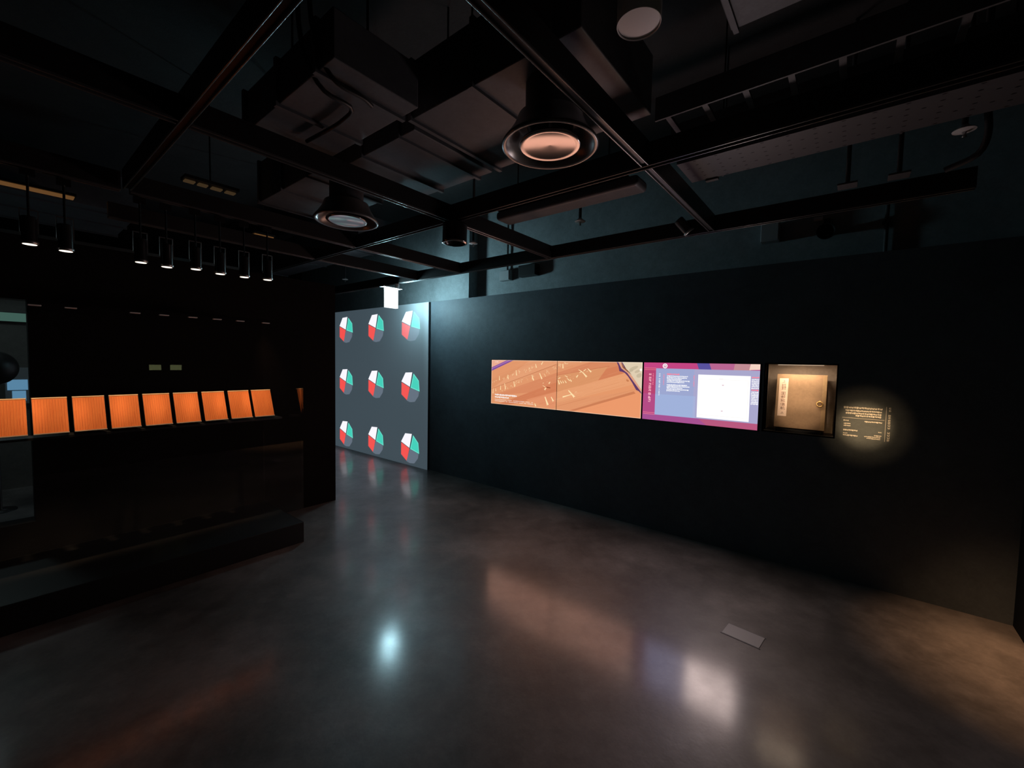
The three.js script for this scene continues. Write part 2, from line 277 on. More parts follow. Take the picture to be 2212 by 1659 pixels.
const captionPicture = canvasTexture(1120, 1000, (g) => {   // white lettering of the wall caption; black where nothing is printed
  g.fillStyle = '#000'; g.fillRect(0, 0, 1120, 1000); g.scale(38, 38); g.strokeStyle = '#fff';
  g.save(); g.translate(0.6, 0.6);
  marks(g, 1.1, 1.4, 21.9, 1.35, 0.05, false, 0.36); marks(g, 2, 3.7, 20.6, 1.15, 0.02, false, 0.36); marks(g, 2.4, 5.6, 20.2, 1.15, 0.02, false, 0.36); marks(g, 8, 7.3, 14.6, 1.15, 0.02, false, 0.36);
  for (const [x, y, w, h] of [[1.3, 11.3, 3.2, 0.9], [1.5, 13.7, 4, 0.8], [1.5, 15.2, 4.1, 0.8], [1.5, 18.4, 8.3, 1], [1.4, 20.9, 2.8, 0.8], [1.4, 22.3, 8.6, 0.95], [13.3, 11.3, 9.8, 0.95], [21.2, 18.4, 2, 0.8], [19, 21, 4.1, 0.8], [13.7, 22.2, 9, 0.75], [15, 23.4, 7.6, 0.75]]) marks(g, x, y, w, h, 0.06, false, 0.36);
  g.fillStyle = '#fff'; g.fillRect(0.4, 9.6, 23.8, 0.22); g.fillRect(24.75, 0, 0.24, 25);
  g.fillStyle = '#fff'; g.lineWidth = 0.2; for (let i = 0; i < 14; i++) { if (i !== 2 && i !== 9) marks(g, 26.1, 0.4 + i * 1.75, 1.6, 1.55, 0.05, false, 0.22); }
  g.restore();
});
captionPicture.colorSpace = THREE.NoColorSpace;
const leafPicture = canvasTexture(256, 320, (g, w, h) => {   // orange leaf with ruled columns
  g.fillStyle = '#e3772f'; g.fillRect(0, 0, w, h);
  for (let i = 0; i < 260; i++) { g.fillStyle = rnd() < 0.5 ? 'rgba(255,170,90,0.16)' : 'rgba(170,60,10,0.14)'; g.fillRect(rr(0, w), rr(0, h), rr(1, 3), rr(20, 140)); }
  for (let i = 1; i < 12; i++) { g.fillStyle = 'rgba(160,58,14,0.55)'; g.fillRect((i * w) / 12 - 1, 8, 2.4, h - 16); g.fillStyle = 'rgba(255,176,96,0.28)'; g.fillRect((i * w) / 12 + 3, 8, 3, h - 16); }
});

// ------------------------------------------------------------------ materials
const std = (o) => new THREE.MeshStandardMaterial(o);
const M = {
  floor: new THREE.MeshPhysicalMaterial({ color: rgb(0.26, 0.245, 0.24), map: floorColor, roughness: 0.62, roughnessMap: floorRough, bumpMap: floorBump, bumpScale: 0.0004, clearcoat: 0.52, clearcoatRoughness: 0.2, clearcoatRoughnessMap: floorRough }),
  partition: std({ color: rgb(0.14, 0.175, 0.205), map: grain, roughness: 0.6, bumpMap: plaster, bumpScale: 0.0006 }),
  blackWall: new THREE.MeshPhysicalMaterial({ color: rgb(0.009, 0.0085, 0.008), map: grain, roughness: 0.85, specularIntensity: 0.35, bumpMap: plaster, bumpScale: 0.0006 }),
  greyWall: std({ color: rgb(0.56, 0.63, 0.65), map: grain, roughness: 0.75, bumpMap: plaster, bumpScale: 0.001 }),
  ceiling: std({ color: rgb(0.05, 0.05, 0.05), map: grain, roughness: 0.9, bumpMap: plaster, bumpScale: 0.002 }),
  duct: std({ color: rgb(0.165, 0.178, 0.195), map: grain, roughness: 0.55, metalness: 0.1 }),
  tray: std({ color: rgb(0.16, 0.16, 0.165), map: grain, roughness: 0.5, metalness: 0.2 }),
  beam: std({ color: rgb(0.014, 0.013, 0.013), roughness: 0.42 }),
  rail: std({ color: rgb(0.12, 0.117, 0.117), roughness: 0.26, metalness: 0.5 }),
  black: std({ color: rgb(0.008, 0.008, 0.008), roughness: 0.45 }),
  blackGloss: std({ color: rgb(0.02, 0.02, 0.02), roughness: 0.22, metalness: 0.3 }),
  steel: std({ color: rgb(0.5, 0.5, 0.5), roughness: 0.3, metalness: 0.9 }),
  paintedSteel: std({ color: rgb(0.3, 0.28, 0.27), roughness: 0.14, metalness: 0.85 }),
  coneSteel: std({ color: rgb(0.2, 0.2, 0.2), roughness: 0.28, metalness: 0.45 }),
  white: std({ color: rgb(0.9, 0.88, 0.87), roughness: 0.5 }),
  box: std({ color: rgb(0.5, 0.52, 0.53), roughness: 0.6 }),
  orange: std({ map: leafPicture, roughness: 0.75 }),
  cream: std({ color: rgb(0.8, 0.55, 0.3), roughness: 0.7 }),
  dullBoard: std({ color: rgb(0.45, 0.36, 0.27), roughness: 0.7 }),  // duller tan than the cream upper edge
  cloth: std({ color: rgb(0.5, 0.33, 0.19), map: grain, roughness: 0.85 }),
  clothEdge: std({ color: rgb(0.62, 0.42, 0.22), map: grain, roughness: 0.85 }),
  slip: std({ map: slipPicture, roughness: 0.8 }),
  brass: std({ color: rgb(0.5, 0.34, 0.13), roughness: 0.35, metalness: 0.9 }),
  niche: std({ color: rgb(0.46, 0.38, 0.31), map: grain, roughness: 0.8 }),
  glass: new THREE.MeshPhysicalMaterial({ color: 0xffffff, roughness: 0, transmission: 1, thickness: 0, ior: 1.5 }),
  caption: std({ color: rgb(0.86, 0.84, 0.8), roughness: 0.7, alphaMap: captionPicture, transparent: true }),
  screenBook: std({ color: 0x000000, roughness: 0.35, emissive: 0xffffff, emissiveMap: bookPicture, emissiveIntensity: 1 }),
  screenMenu: std({ color: 0x000000, roughness: 0.35, emissive: 0xffffff, emissiveMap: menuPicture, emissiveIntensity: 1.05 }),
  lightbox: std({ color: rgb(0.58, 0.62, 0.64), roughness: 0.42, emissive: 0xffffff, emissiveMap: discPicture, emissiveIntensity: 1.05 }),
  slate: std({ color: rgb(0.2, 0.23, 0.25), roughness: 0.5 }),
  signGlow: std({ color: 0x000000, emissive: rgb(0.85, 0.97, 1), emissiveIntensity: 2.5 }),
  lensGlow: std({ color: 0x000000, emissive: rgb(1, 0.9, 0.75), emissiveIntensity: 1.6 }),
  tealGlow: std({ color: 0x000000, emissive: rgb(0.05, 0.11, 0.09), emissiveIntensity: 1 }),
  blueGlow: std({ color: 0x000000, emissive: rgb(0.1, 0.24, 0.38), emissiveIntensity: 1 }),
  stripGlow: std({ color: 0x000000, emissive: rgb(0.55, 0.42, 0.3), emissiveIntensity: 1 }),
  dimSpill: std({ color: 0x000000, emissive: rgb(0.04, 0.024, 0.011), emissiveIntensity: 1 }),  // weak glow for warm light spilled on the ceiling
  plateGlow: std({ color: 0x000000, emissive: rgb(0.5, 0.55, 0.25), emissiveIntensity: 1.2 }),
  amberSpill: std({ color: 0x000000, emissive: rgb(0.12, 0.055, 0.018), emissiveIntensity: 1 }),  // glow painted as warm light falling on ceiling surfaces
};

// ------------------------------------------------------------------ the room
struct('floor', box(-9, 2.2, -0.15, 0, -4.5, 4.5), M.floor);
struct('ceiling', box(-9, 2.2, 3.75, 3.9, -4.5, 4.5), M.ceiling);
struct('wall_back', box(-4.125, 2.2, 0, 3.75, -4.5, -4.32), M.greyWall);
struct('wall_corner', box(-9, -4.125, 0, 3.75, -4.5, -4.15), M.greyWall);
struct('wall_front', box(-9, 2.2, 0, 3.75, 4.5, 4.65), M.blackWall);
struct('wall_east', box(2.2, 2.35, 0, 3.75, -4.5, 4.5), M.blackWall);
struct('wall_west', box(-9.15, -9, 0, 3.75, -4.5, 4.5), M.blackWall);
{ // partition with a long opening for the screens and one for the book case
  const s = new THREE.Shape(); s.moveTo(-4.742, 0); s.lineTo(0.87, 0); s.lineTo(0.87, 2.43); s.lineTo(-4.742, 2.43); s.closePath();
  const hole = (x0, x1, y0, y1) => { const p = new THREE.Path(); p.moveTo(x0, y0); p.lineTo(x0, y1); p.lineTo(x1, y1); p.lineTo(x1, y0); p.closePath(); s.holes.push(p); };
  hole(-3.56, -0.572, 1.06, 1.625); hole(-0.545, -0.083, 1.076, 1.62);
  struct('wall_partition', uvMetres(new THREE.ExtrudeGeometry(s, { depth: 0.14, bevelEnabled: false }).translate(0, 0, WALL - 0.14)), M.partition);
  struct('wall_panel_end', box(-9, -4.742, 0, 2.43, WALL - 0.14, WALL), M.blackWall);
}
{ // black wall behind the long glass case, with a window opening near its left part
  const s = new THREE.Shape(); s.moveTo(-2.42, 0); s.lineTo(4.5, 0); s.lineTo(4.5, 2.4); s.lineTo(-2.42, 2.4); s.closePath();
  const p = new THREE.Path(); p.moveTo(-0.18, 0.4); p.lineTo(-0.18, 1.93); p.lineTo(1.4, 1.93); p.lineTo(1.4, 0.4); p.closePath(); s.holes.push(p);
  const g = new THREE.ExtrudeGeometry(s, { depth: 0.15, bevelEnabled: false }); g.rotateY(-Math.PI / 2); g.translate(-4.47, 0, 0);
  struct('wall_left', uvMetres(g), M.blackWall);
}
struct('wall_right', box(0.87, 1.0, 0, 2.43, -4.14, 4.5), M.blackWall);
struct('wall_far', box(-7.75, -7.6, 0, 3.0, -3.0, 3.5), std({ color: rgb(0.12, 0.12, 0.11), map: grain, roughness: 0.8 }));

// ------------------------------------------------------------------ screens in the partition
{
  const names = ['flat screen at the left end of the row, copper book leaves with a caption', 'middle flat screen showing book leaves with a dark violet edge'];
  [-3.555, -2.57].forEach((x, i) => {
    const t = thing('wall_screen', names[i], 'screen', [x + 0.4925, 1.3425, WALL], 'screens in a row in the dark partition');
    const g = plane4(0.979, 0.551), uv = g.attributes.uv;
    for (let k = 0; k < uv.count; k++) uv.setX(k, (i + uv.getX(k)) * 0.5);
    part(t, 'display', g.translate(0, 0, -0.002), M.screenBook);
    part(t, 'housing', box(-0.4915, 0.4915, -0.279, 0.279, -0.06, -0.004), M.black);
  });
  const t = thing('wall_screen', 'flat screen with a purple menu and a large white page, beside the book case', 'screen', [-1.0795, 1.3425, WALL], 'screens in a row in the dark partition');
  part(t, 'display', plane4(0.985, 0.551).translate(0, 0, -0.002), M.screenMenu);
  part(t, 'housing', box(-0.4935, 0.4935, -0.279, 0.279, -0.06, -0.004), M.black);
}
{ // light box with the nine discs
  const w = PX1 - PX0, t = thing('graphic_lightbox', 'tall slate grey lit panel with nine discs of white, teal and red quarters', 'light panel', [(PX0 + PX1) / 2, PTOP / 2, WALL]);
  part(t, 'printed_face', plane4(w, PTOP).translate(0, 0, 0.032), M.lightbox);
  part(t, 'casing', box(-w / 2, w / 2, -PTOP / 2 + 0.002, PTOP / 2, 0.001, 0.03), M.slate);
}
// ------------------------------------------------------------------ book case in the partition
{
  const t = thing('recessed_case', 'small square recess with beige lining beside the purple screen', 'display case', [-0.314, 1.076, WALL - 0.215], null);
  part(t, 'back_panel', box(-0.231, 0.231, 0, 0.544, -0.01, 0), M.niche);
  part(t, 'side_panel', box(-0.241, -0.231, 0, 0.544, -0.01, 0.215), M.niche);
  part(t, 'side_panel', box(0.231, 0.241, 0, 0.544, -0.01, 0.215), M.niche);
  part(t, 'top_panel', box(-0.241, 0.241, 0.544, 0.554, -0.01, 0.215), M.niche);
  part(t, 'base_panel', box(-0.241, 0.241, -0.01, 0, -0.01, 0.215), M.black);  // black colour stands in for the shade below the book
  part(t, 'glass_pane', box(-0.2305, 0.2305, 0.001, 0.543, 0.208, 0.213), M.glass);
  part(t, 'strip_lamp', box(-0.15, 0.15, 0.538, 0.5435, 0.171, 0.203), M.stripGlow);
  part(t, 'book_rest', box(-0.15, 0.15, 0, 0.026, 0.09, 0.19), M.black);
  areaLight('case_light', rgb(1, 0.74, 0.52), 52, 0.3, 0.03, [-0.314, 1.076 + 0.535, WALL - 0.028], -Math.PI / 2 + 0.1, 0);
  // the book, leaning back on its rest
  const b = thing('antique_book', 'old tan cloth bound book with a white title slip and a ring in the recess', 'book', [-0.3085, 1.109, WALL - 0.042]);
  b.rotation.x = -0.17;
  part(b, 'front_cover', box(-0.167, 0.167, 0, 0.437, 0.004, 0.01, 0.0025), M.cloth);
  part(b, 'page_block', box(-0.162, 0.162, 0.004, 0.433, -0.035, 0.004), M.cream);
  part(b, 'back_cover', box(-0.167, 0.167, 0, 0.437, -0.041, -0.035, 0.0025), M.cloth);
  part(b, 'spine_strip', box(0.141, 0.1675, 0.001, 0.436, 0.0101, 0.0118, 0.0007), M.clothEdge);
  part(b, 'title_slip', plane4(0.062, 0.31).translate(-0.117, 0.247, 0.0106), M.slip);
  const ring = part(b, 'ring', new THREE.TorusGeometry(0.019, 0.0042, 12, 32).translate(0.129, 0.205, 0.016), M.brass);
  part(ring, 'ring_plate', rod([0.129, 0.226, 0.0101], [0.129, 0.226, 0.017], 0.007, 0.006), M.brass);
}
{ // printed caption on the wall, right of the case
  const o = new THREE.Mesh(plane4(0.2947, 0.2632), M.caption); o.name = numbered('wall_caption'); o.position.set(-0.04 + 0.2947 / 2 - 0.006, 1.33 - 0.2632 / 2 + 0.006, WALL + 0.0015);
  o.receiveShadow = true; o.userData = { label: 'small white lettered caption on the dark wall beside the book case', category: 'caption' }; scene.add(o);
}

// ------------------------------------------------------------------ emergency sign
{
  const t = thing('emergency_sign', 'glowing white emergency sign hanging from the ceiling beam before the lit panel', 'sign', SIGN);
  part(t, 'back_plate', box(-0.03, -0.0205, -0.13, 0.137, -0.098, 0.098), M.white);
  part(t, 'glowing_block', box(-0.02, 0.026, -0.128, 0.136, -0.095, 0.095, 0.004), M.signGlow);
  part(t, 'mounting_plate', box(-0.045, 0.045, 0.137, 0.148, -0.15, 0.15), M.white);
  part(t, 'hanger', rod([0, 0.148, -0.095], [0, 0.206, -0.095], 0.03), M.white);
}

// ------------------------------------------------------------------ long glass case on the left
const CX0 = -4.465, CX1 = -3.64, CZ0 = -1.682, CZ1 = 2.6, CTOP = 1.885;
{
  const t = thing('glass_case', 'long floor standing glass case on a black plinth along the left wall', 'display case', [0, 0, 0]);
  part(t, 'plinth', box(CX0, CX1, 0, 0.176, CZ0, CZ1, 0.004), M.black);
  part(t, 'front_glass', box(CX1 - 0.01, CX1, 0.176, CTOP, CZ0, CZ1), M.glass);
  part(t, 'end_glass', box(CX0, CX1 - 0.012, 0.176, CTOP, CZ0, CZ0 + 0.01), M.glass);
  part(t, 'top_glass', box(CX0, CX1, CTOP + 0.001, CTOP + 0.011, CZ0, CZ1), M.glass);
  part(t, 'support_rail', box(-4.03, -3.905, 1.058, 1.073, -1.62, 2.4), M.black);
  for (const z of [-1.45, -0.75, 1.6]) part(t, 'bracket', box(-4.465, -4.03, 1.05, 1.073, z - 0.015, z + 0.015), M.black);
  for (const z of [-0.176, -0.319, -0.609, -0.758, -0.918, -1.066, -1.216, -1.396]) part(t, 'glint_bar', box(-3.66, -3.636, 1.8655, 1.8725, z - 0.026, z + 0.026, 0.002), M.white);  // white bars standing in for dashes of light along the glass top
}
{ // slanted orange leaves in a row inside the case
  const where = ['at the far right end of the row', 'second from the far right end', 'third from the far right end', 'fourth from the far right end', 'fifth from the far right end', 'sixth from the far right end', 'seventh from the far right end', 'eighth from the far right end', 'cut off by the photo edge'];
  const zs = [-1.4805, -1.3073, -1.1278, -0.9483, -0.7715, -0.5935, -0.4171, -0.24, -0.0634];
  let first = null;
  zs.forEach((z, i) => {
    const label = 'slanted orange board in the glass case, ' + where[i];
    if (first) { copyOf(first, [-3.907, 1.09, z], label); return; }
    const t = first = thing('display_board', label, 'board', [-3.907, 1.09, z], 'slanted orange boards in the glass case');
    const tilt = (g) => g.rotateZ(0.384);
    part(t, 'leaf', tilt(plane4(0.152, 0.228).rotateY(Math.PI / 2).translate(0.0012, 0.119, 0)), M.orange);
    part(t, 'backing', tilt(box(-0.016, 0, 0.002, 0.238, -0.078, 0.078)), M.black);
    part(t, 'upper_edge', tilt(box(-0.014, 0.003, 0.2345, 0.2415, -0.077, 0.077)), M.cream);
    part(t, 'ledge', tilt(box(0.0005, 0.011, -0.002, 0.004, -0.077, 0.077)), M.dullBoard);
  });
}
{ // spotlights over the glass case
  const where = ['nearest the far end', 'second from the far end', 'third from the far end', 'fourth from the far end', 'fifth from the far end', 'sixth from the far end', 'seventh from the far end', 'nearest the left edge of the photo'];
  const spec = [[-1.417, 2.217], [-1.252, 2.211], [-1.094, 2.208], [-0.945, 2.215], [-0.782, 2.201], [-0.648, 2.206], [-0.309, 2.207], [-0.168, 2.215]];
  let first = null;
  spec.forEach(([z, y], i) => {
    const label = 'black cylindrical spotlight above the glass case, ' + where[i];
    if (!first) {
      const t = first = thing('track_spotlight', label, 'spotlight', [-3.66, y, z], 'spotlights in a row above the glass case');
      part(t, 'body', lathe([[0.001, 0.15], [0.03, 0.15], [0.033, 0.146], [0.033, 0.004], [0.031, 0], [0.026, 0], [0.024, 0.03], [0.001, 0.032]]), M.blackGloss);
      part(t, 'trim_ring', lathe([[0.029, -0.004], [0.034, -0.004], [0.0365, 0.002], [0.0365, 0.012], [0.033, 0.012], [0.03, 0], [0.029, -0.004]]), M.steel);
      part(t, 'lens', new THREE.CylinderGeometry(0.0285, 0.0285, 0.004, 32).translate(0, -0.0035, 0), M.lensGlow);
      part(t, 'stem', merge([rod([0, 0.15, 0.0], [0, 0.412, 0.0], 0.006), box(-0.012, 0.012, 0.375, 0.415, -0.03, 0.03)]), M.blackGloss);
      part(t, 'yoke', merge([box(-0.004, 0.004, 0.06, 0.19, 0.033, 0.037), box(-0.004, 0.004, 0.06, 0.19, -0.037, -0.033), box(-0.004, 0.004, 0.186, 0.192, -0.037, 0.037)]), M.steel);
    } else copyOf(first, [-3.66, y, z], label);
    spotLight('spotlight_beam', rgb(1, 0.68, 0.42), 4.4, [-3.66, y - 0.012, z], [-3.965, 1.22, -1.47 + i * 0.2], 0.17, 0.9, 1);
  });
}

// ------------------------------------------------------------------ beyond the window opening
{
  const t = thing('header_sign', 'dim teal lit strip high on the wall seen through the glass case', 'light strip', [-7.595, 2.0, -0.1]);
  part(t, 'glowing_face', box(0.04, 0.046, -0.048, 0.05, -0.2, 1.0), M.tealGlow); part(t, 'housing', box(0, 0.04, -0.055, 0.057, -0.21, 1.01), M.black);
  const s = thing('kiosk_screen', 'small blue lit screen seen through the left end of the glass case', 'screen', [-7.595, 0, -0.205]);
  part(s, 'display', box(0.05, 0.055, 1.16, 1.28, -0.082, 0.075), M.blueGlow); part(s, 'lower_display', box(0.05, 0.055, 1.03, 1.15, -0.065, 0.04), M.blueGlow); part(s, 'housing', box(0, 0.05, 1.0, 1.42, -0.09, 0.09), M.slate);
  areaLight('kiosk_light', rgb(0.4, 0.7, 1), 0.5, 0.15, 0.24, [-7.535, 1.16, -0.205], 0, -Math.PI / 2);
  const k = thing('domed_shape', 'black round topped shape for a dark silhouette beyond the glass case', 'dark shape', [-6.6, 0, -0.03]);
  part(k, 'dome', new THREE.SphereGeometry(0.17, 40, 24).translate(0, 1.44, 0), M.black); part(k, 'column', lathe([[0.12, 0], [0.12, 0.012], [0.02, 0.02], [0.02, 1.27], [0.06, 1.31]]), M.black);  // stands in for an unidentified rounded dark silhouette
  const l = thing('added_lamp', 'added unseen square cool lamp lighting the space beyond the glass case', 'lamp', [-6.4, 2.7, 0.3]);
  part(l, 'diffuser', box(-0.2, 0.2, 0, 0.01, -0.2, 0.2), std({ color: 0x000000, emissive: rgb(0.6, 0.85, 0.9), emissiveIntensity: 0.8 })); part(l, 'housing', box(-0.22, 0.22, 0.011, 0.06, -0.22, 0.22), M.black); part(l, 'hanger', rod([0, 0.06, 0], [0, 1.05, 0], 0.006), M.black);
  areaLight('added_lamp_light', rgb(0.75, 0.98, 1), 8, 0.4, 0.4, [-6.4, 2.695, 0.3], -Math.PI / 2, 0);  // unseen lamp added to brighten the floor beyond the opening
}

// ------------------------------------------------------------------ grid of beams under the ceiling
const GY = 2.63;
function beam(label, x0, x1, z0, z1) {
  const t = thing('grid_beam', label, 'beam', [(x0 + x1) / 2, GY, (z0 + z1) / 2], 'black beams of the ceiling grid');
  const lx = (x1 - x0) / 2, lz = (z1 - z0) / 2;
  part(t, 'channel', box(-lx, lx, 0.012, 0.12, -lz, lz), M.beam);
  for (const s of [-1, 1]) {
    const c = (w) => [s * (w - 0.0045) - 0.0045, s * (w - 0.0045) + 0.0045], [a, b] = c(lx), [d, e] = c(lz);
    part(t, 'rail', lx > lz ? box(-lx, lx, 0, 0.014, d, e, 0.004) : box(a, b, 0, 0.014, -lz, lz, 0.004), M.rail);
  }
  return t;
}
const bw = 0.022;
const ZX = [-0.89, -2.385, -3.665, -4.45], XZ = [-3.545, -2.2, -0.58];
const zNames = ['black ceiling beam running to the wall over the purple screen', 'black ceiling beam running to the wall over the left screens', 'black ceiling beam carrying the spotlights over the glass case', 'black ceiling beam ending above the lit panel with discs'];
ZX.forEach((x, i) => { const cuts = [-3.523, -2.222, -2.178, -0.602, -0.558, 3.0]; [['far piece of the ', 0, 1], ['middle piece of the ', 2, 3], ['near piece of the ', 4, 5]].forEach(([n, a, b]) => { if (i === 3 && a > 2) return; beam(n + zNames[i], x - bw, x + bw, cuts[a], cuts[b]); }); });
beam('black ceiling beam running parallel to the screen wall just before the partition', -8.5, 0.5, XZ[0] - bw, XZ[0] + bw);
beam('black ceiling beam with a bright edge crossing over the middle of the room', -8.5, 0.8, XZ[1] - bw, XZ[1] + bw);
beam('black ceiling beam crossing at the upper left, nearest the camera', -3.6, 0.8, XZ[2] - bw, XZ[2] + bw);

// ------------------------------------------------------------------ ducts
function duct(label, x0, x1, y0, y1, z0, z1, m = M.duct) {
  const t = thing('air_duct', label, 'duct', [(x0 + x1) / 2, y0, (z0 + z1) / 2]);
  const lx = (x1 - x0) / 2, lz = (z1 - z0) / 2, h = y1 - y0;
  part(t, 'sheet_metal_body', box(-lx, lx, 0, h, -lz, lz, 0.006), m);
  for (const f of [-0.96, -0.1, 0.72]) part(t, 'flange', box(f * lx - 0.012, f * lx + 0.012, -0.014, h + 0.01, -lz - 0.014, lz + 0.014), m);
  for (const f of [-0.8, 0.8]) part(t, 'hanger_rod', rod([f * lx, h, 0], [f * lx, 3.75 - y0, 0], 0.006), M.black);
  return t;
}
duct('boxy grey duct with a blunt end high in the upper middle left', -2.6, -1.672, 2.8, 3.0, -1.325, -0.9);
duct('wide flat grey duct beside the first round diffuser, its end toward the screens', -2.85, -1.93, 2.86, 3.2, -2.15, -1.5);
duct('grey duct over the round diffuser with a square end behind the white cylinder lamp', -1.88, -0.85, 2.86, 3.15, -2.14, -1.43);
duct('grey duct over the farther round diffuser', -3.9, -2.92, 2.88, 3.2, -2.05, -1.45);
duct('purplish grey duct at the upper right edge above the ladder tray', -0.56, 0.6, 3.3, 3.6, -2.42, -1.8);
duct('long low duct over the far end of the room', -8.0, -4.8, 3.05, 3.4, -3.4, -2.9);
duct('dark duct above the glass case near the left edge', -6.9, -5.7, 3.0, 3.35, -1.0, 0.8);
[[-1.86, 'black cable hanging down and running under the boxy duct'], [-1.76, 'shorter black cable hanging down beside the one under the boxy duct']].forEach(([x, label], i) => {
  const t = thing('hanging_cable', label, 'cable');
  const run = i ? [[x, 3.7, -0.86], [x, 2.9, -0.868], [x, 2.775, -0.95], [x - 0.01, 2.77, -1.1], [x - 0.03, 2.77, -1.15]] : [[x, 3.7, -0.86], [x, 2.9, -0.868], [x, 2.775, -0.95], [x - 0.02, 2.77, -1.1], [x - 0.15, 2.77, -1.13], [x - 0.5, 2.772, -1.12]];
  part(t, 'cable', new THREE.TubeGeometry(new THREE.CatmullRomCurve3(run.map((p) => new THREE.Vector3(...p))), 48, 0.01, 10), M.black);
  part(t, 'ceiling_clip', box(x - 0.02, x + 0.02, 3.69, 3.75, -0.88, -0.84), M.black);
});

// ------------------------------------------------------------------ round diffusers
{
  const t = thing('ceiling_diffuser', 'round metal air diffuser with a shiny disc near the middle of the ceiling', 'air diffuser', [-1.125, 2.58, -1.643], 'round air diffusers');
  part(t, 'outer_cone', lathe([[0.135, 0.1], [0.15, 0.07], [0.178, 0.03], [0.198, 0.006], [0.212, 0], [0.221, 0.007], [0.214, 0.02], [0.19, 0.05], [0.165, 0.09], [0.15, 0.13]], 64), M.coneSteel);
  part(t, 'inner_disc', lathe([[0.0, 0.014], [0.06, 0.0125], [0.115, 0.008], [0.134, 0.004], [0.141, 0.01], [0.136, 0.02], [0.0, 0.024]], 64), M.paintedSteel);
  part(t, 'centre_rod', rod([0, 0.024, 0], [0, 0.2, 0], 0.008), M.steel);
  part(t, 'neck', lathe([[0.105, 0.09], [0.105, 0.275], [0.115, 0.275], [0.115, 0.1], [0.15, 0.1], [0.15, 0.09], [0.105, 0.09]], 48), M.duct);
  copyOf(t, [-2.88, 2.58, -1.648], 'round metal air diffuser farther away, above the far end of the glass case');
}
// ------------------------------------------------------------------ white cylinder lamp
{
  const t = thing('cylinder_lamp', 'white cylindrical pendant lamp cut off by the top edge of the photo, unlit', 'lamp', [-0.592, 2.7, -1.358]);
  part(t, 'body', lathe([[0.066, 0.004], [0.069, 0], [0.07, 0.003], [0.07, 0.3], [0.067, 0.305], [0.0, 0.305]], 64), M.white);
  part(t, 'diffuser', lathe([[0, 0.006], [0.066, 0.006], [0.066, 0.012], [0, 0.012]], 48), M.white);
  part(t, 'stem', rod([0, 0.305, 0], [0, 1.05, 0], 0.01), M.white);
}
// ------------------------------------------------------------------ cable trays
{
  const t = thing('ladder_tray', 'grey ladder cable tray with rungs running to the upper right corner', 'cable tray', [0, 3.1, -2.78]);
  const x0 = -1.02, x1 = 2.15;
  part(t, 'side_rail', box(x0, x1, 0, 0.14, 0.14, 0.152), M.tray); part(t, 'side_rail', box(x0, x1, 0, 0.1, -0.152, -0.14), M.tray);
  for (let i = 0; i < 15; i++) part(t, 'rung', box(x0 + 0.06 + i * 0.21, x0 + 0.09 + i * 0.21, 0.004, 0.024, -0.14, 0.14), M.tray);
  for (const x of [-0.7, 0.5, 1.6]) part(t, 'hanger_rod', rod([x, 0.1, -0.146], [x, 0.65, -0.146], 0.005), M.black);
  const dots = canvasTexture(256, 256, (g) => { g.fillStyle = '#d8d8d8'; g.fillRect(0, 0, 256, 256); g.fillStyle = '#3a3a3a'; for (const [x, y] of [[64, 64], [192, 128], [64, 192]]) { g.beginPath(); g.ellipse(x, y, 20, 11, 0, 0, 7); g.fill(); } });
  dots.wrapS = dots.wrapT = THREE.RepeatWrapping; dots.repeat.set(8, 8);
  const perforated = std({ color: rgb(0.15, 0.145, 0.15), map: dots, roughness: 0.5, metalness: 0.2 });
  const p = thing('perforated_tray', 'perforated grey cable tray below the ladder tray, right of the beam crossing', 'cable tray', [0, 2.9, -3.02]);
  part(p, 'base', box(-0.95, 0.9, 0, 0.004, -0.17, 0.17), perforated); part(p, 'side_rail', box(-0.95, 0.9, 0.004, 0.05, 0.166, 0.17), M.tray); part(p, 'side_rail', box(-0.95, 0.9, 0.004, 0.05, -0.17, -0.166), M.tray);
  part(p, 'joint_plate', box(-0.86, -0.78, -0.012, 0.03, -0.2, -0.165), M.tray);
  for (const x of [-0.75, 0.15]) part(p, 'hanger_rod', rod([x, 0.0, -0.18], [x, 0.85, -0.18], 0.007), M.tray);
  const q = thing('cable_trunking', 'closed grey cable trunking with a rounded end left of the beam crossing', 'cable tray', [-1.95, 2.9, -3.08]);
  part(q, 'body', box(-0.68, 0.68, 0, 0.08, -0.1, 0.1, 0.03), M.tray); part(q, 'lid', box(-0.66, 0.6, 0.081, 0.09, -0.09, 0.09), M.tray); for (const x of [-0.5, 0.4]) part(q, 'hanger_rod', rod([x, 0.09, 0], [x, 0.85, 0], 0.006), M.black);
}
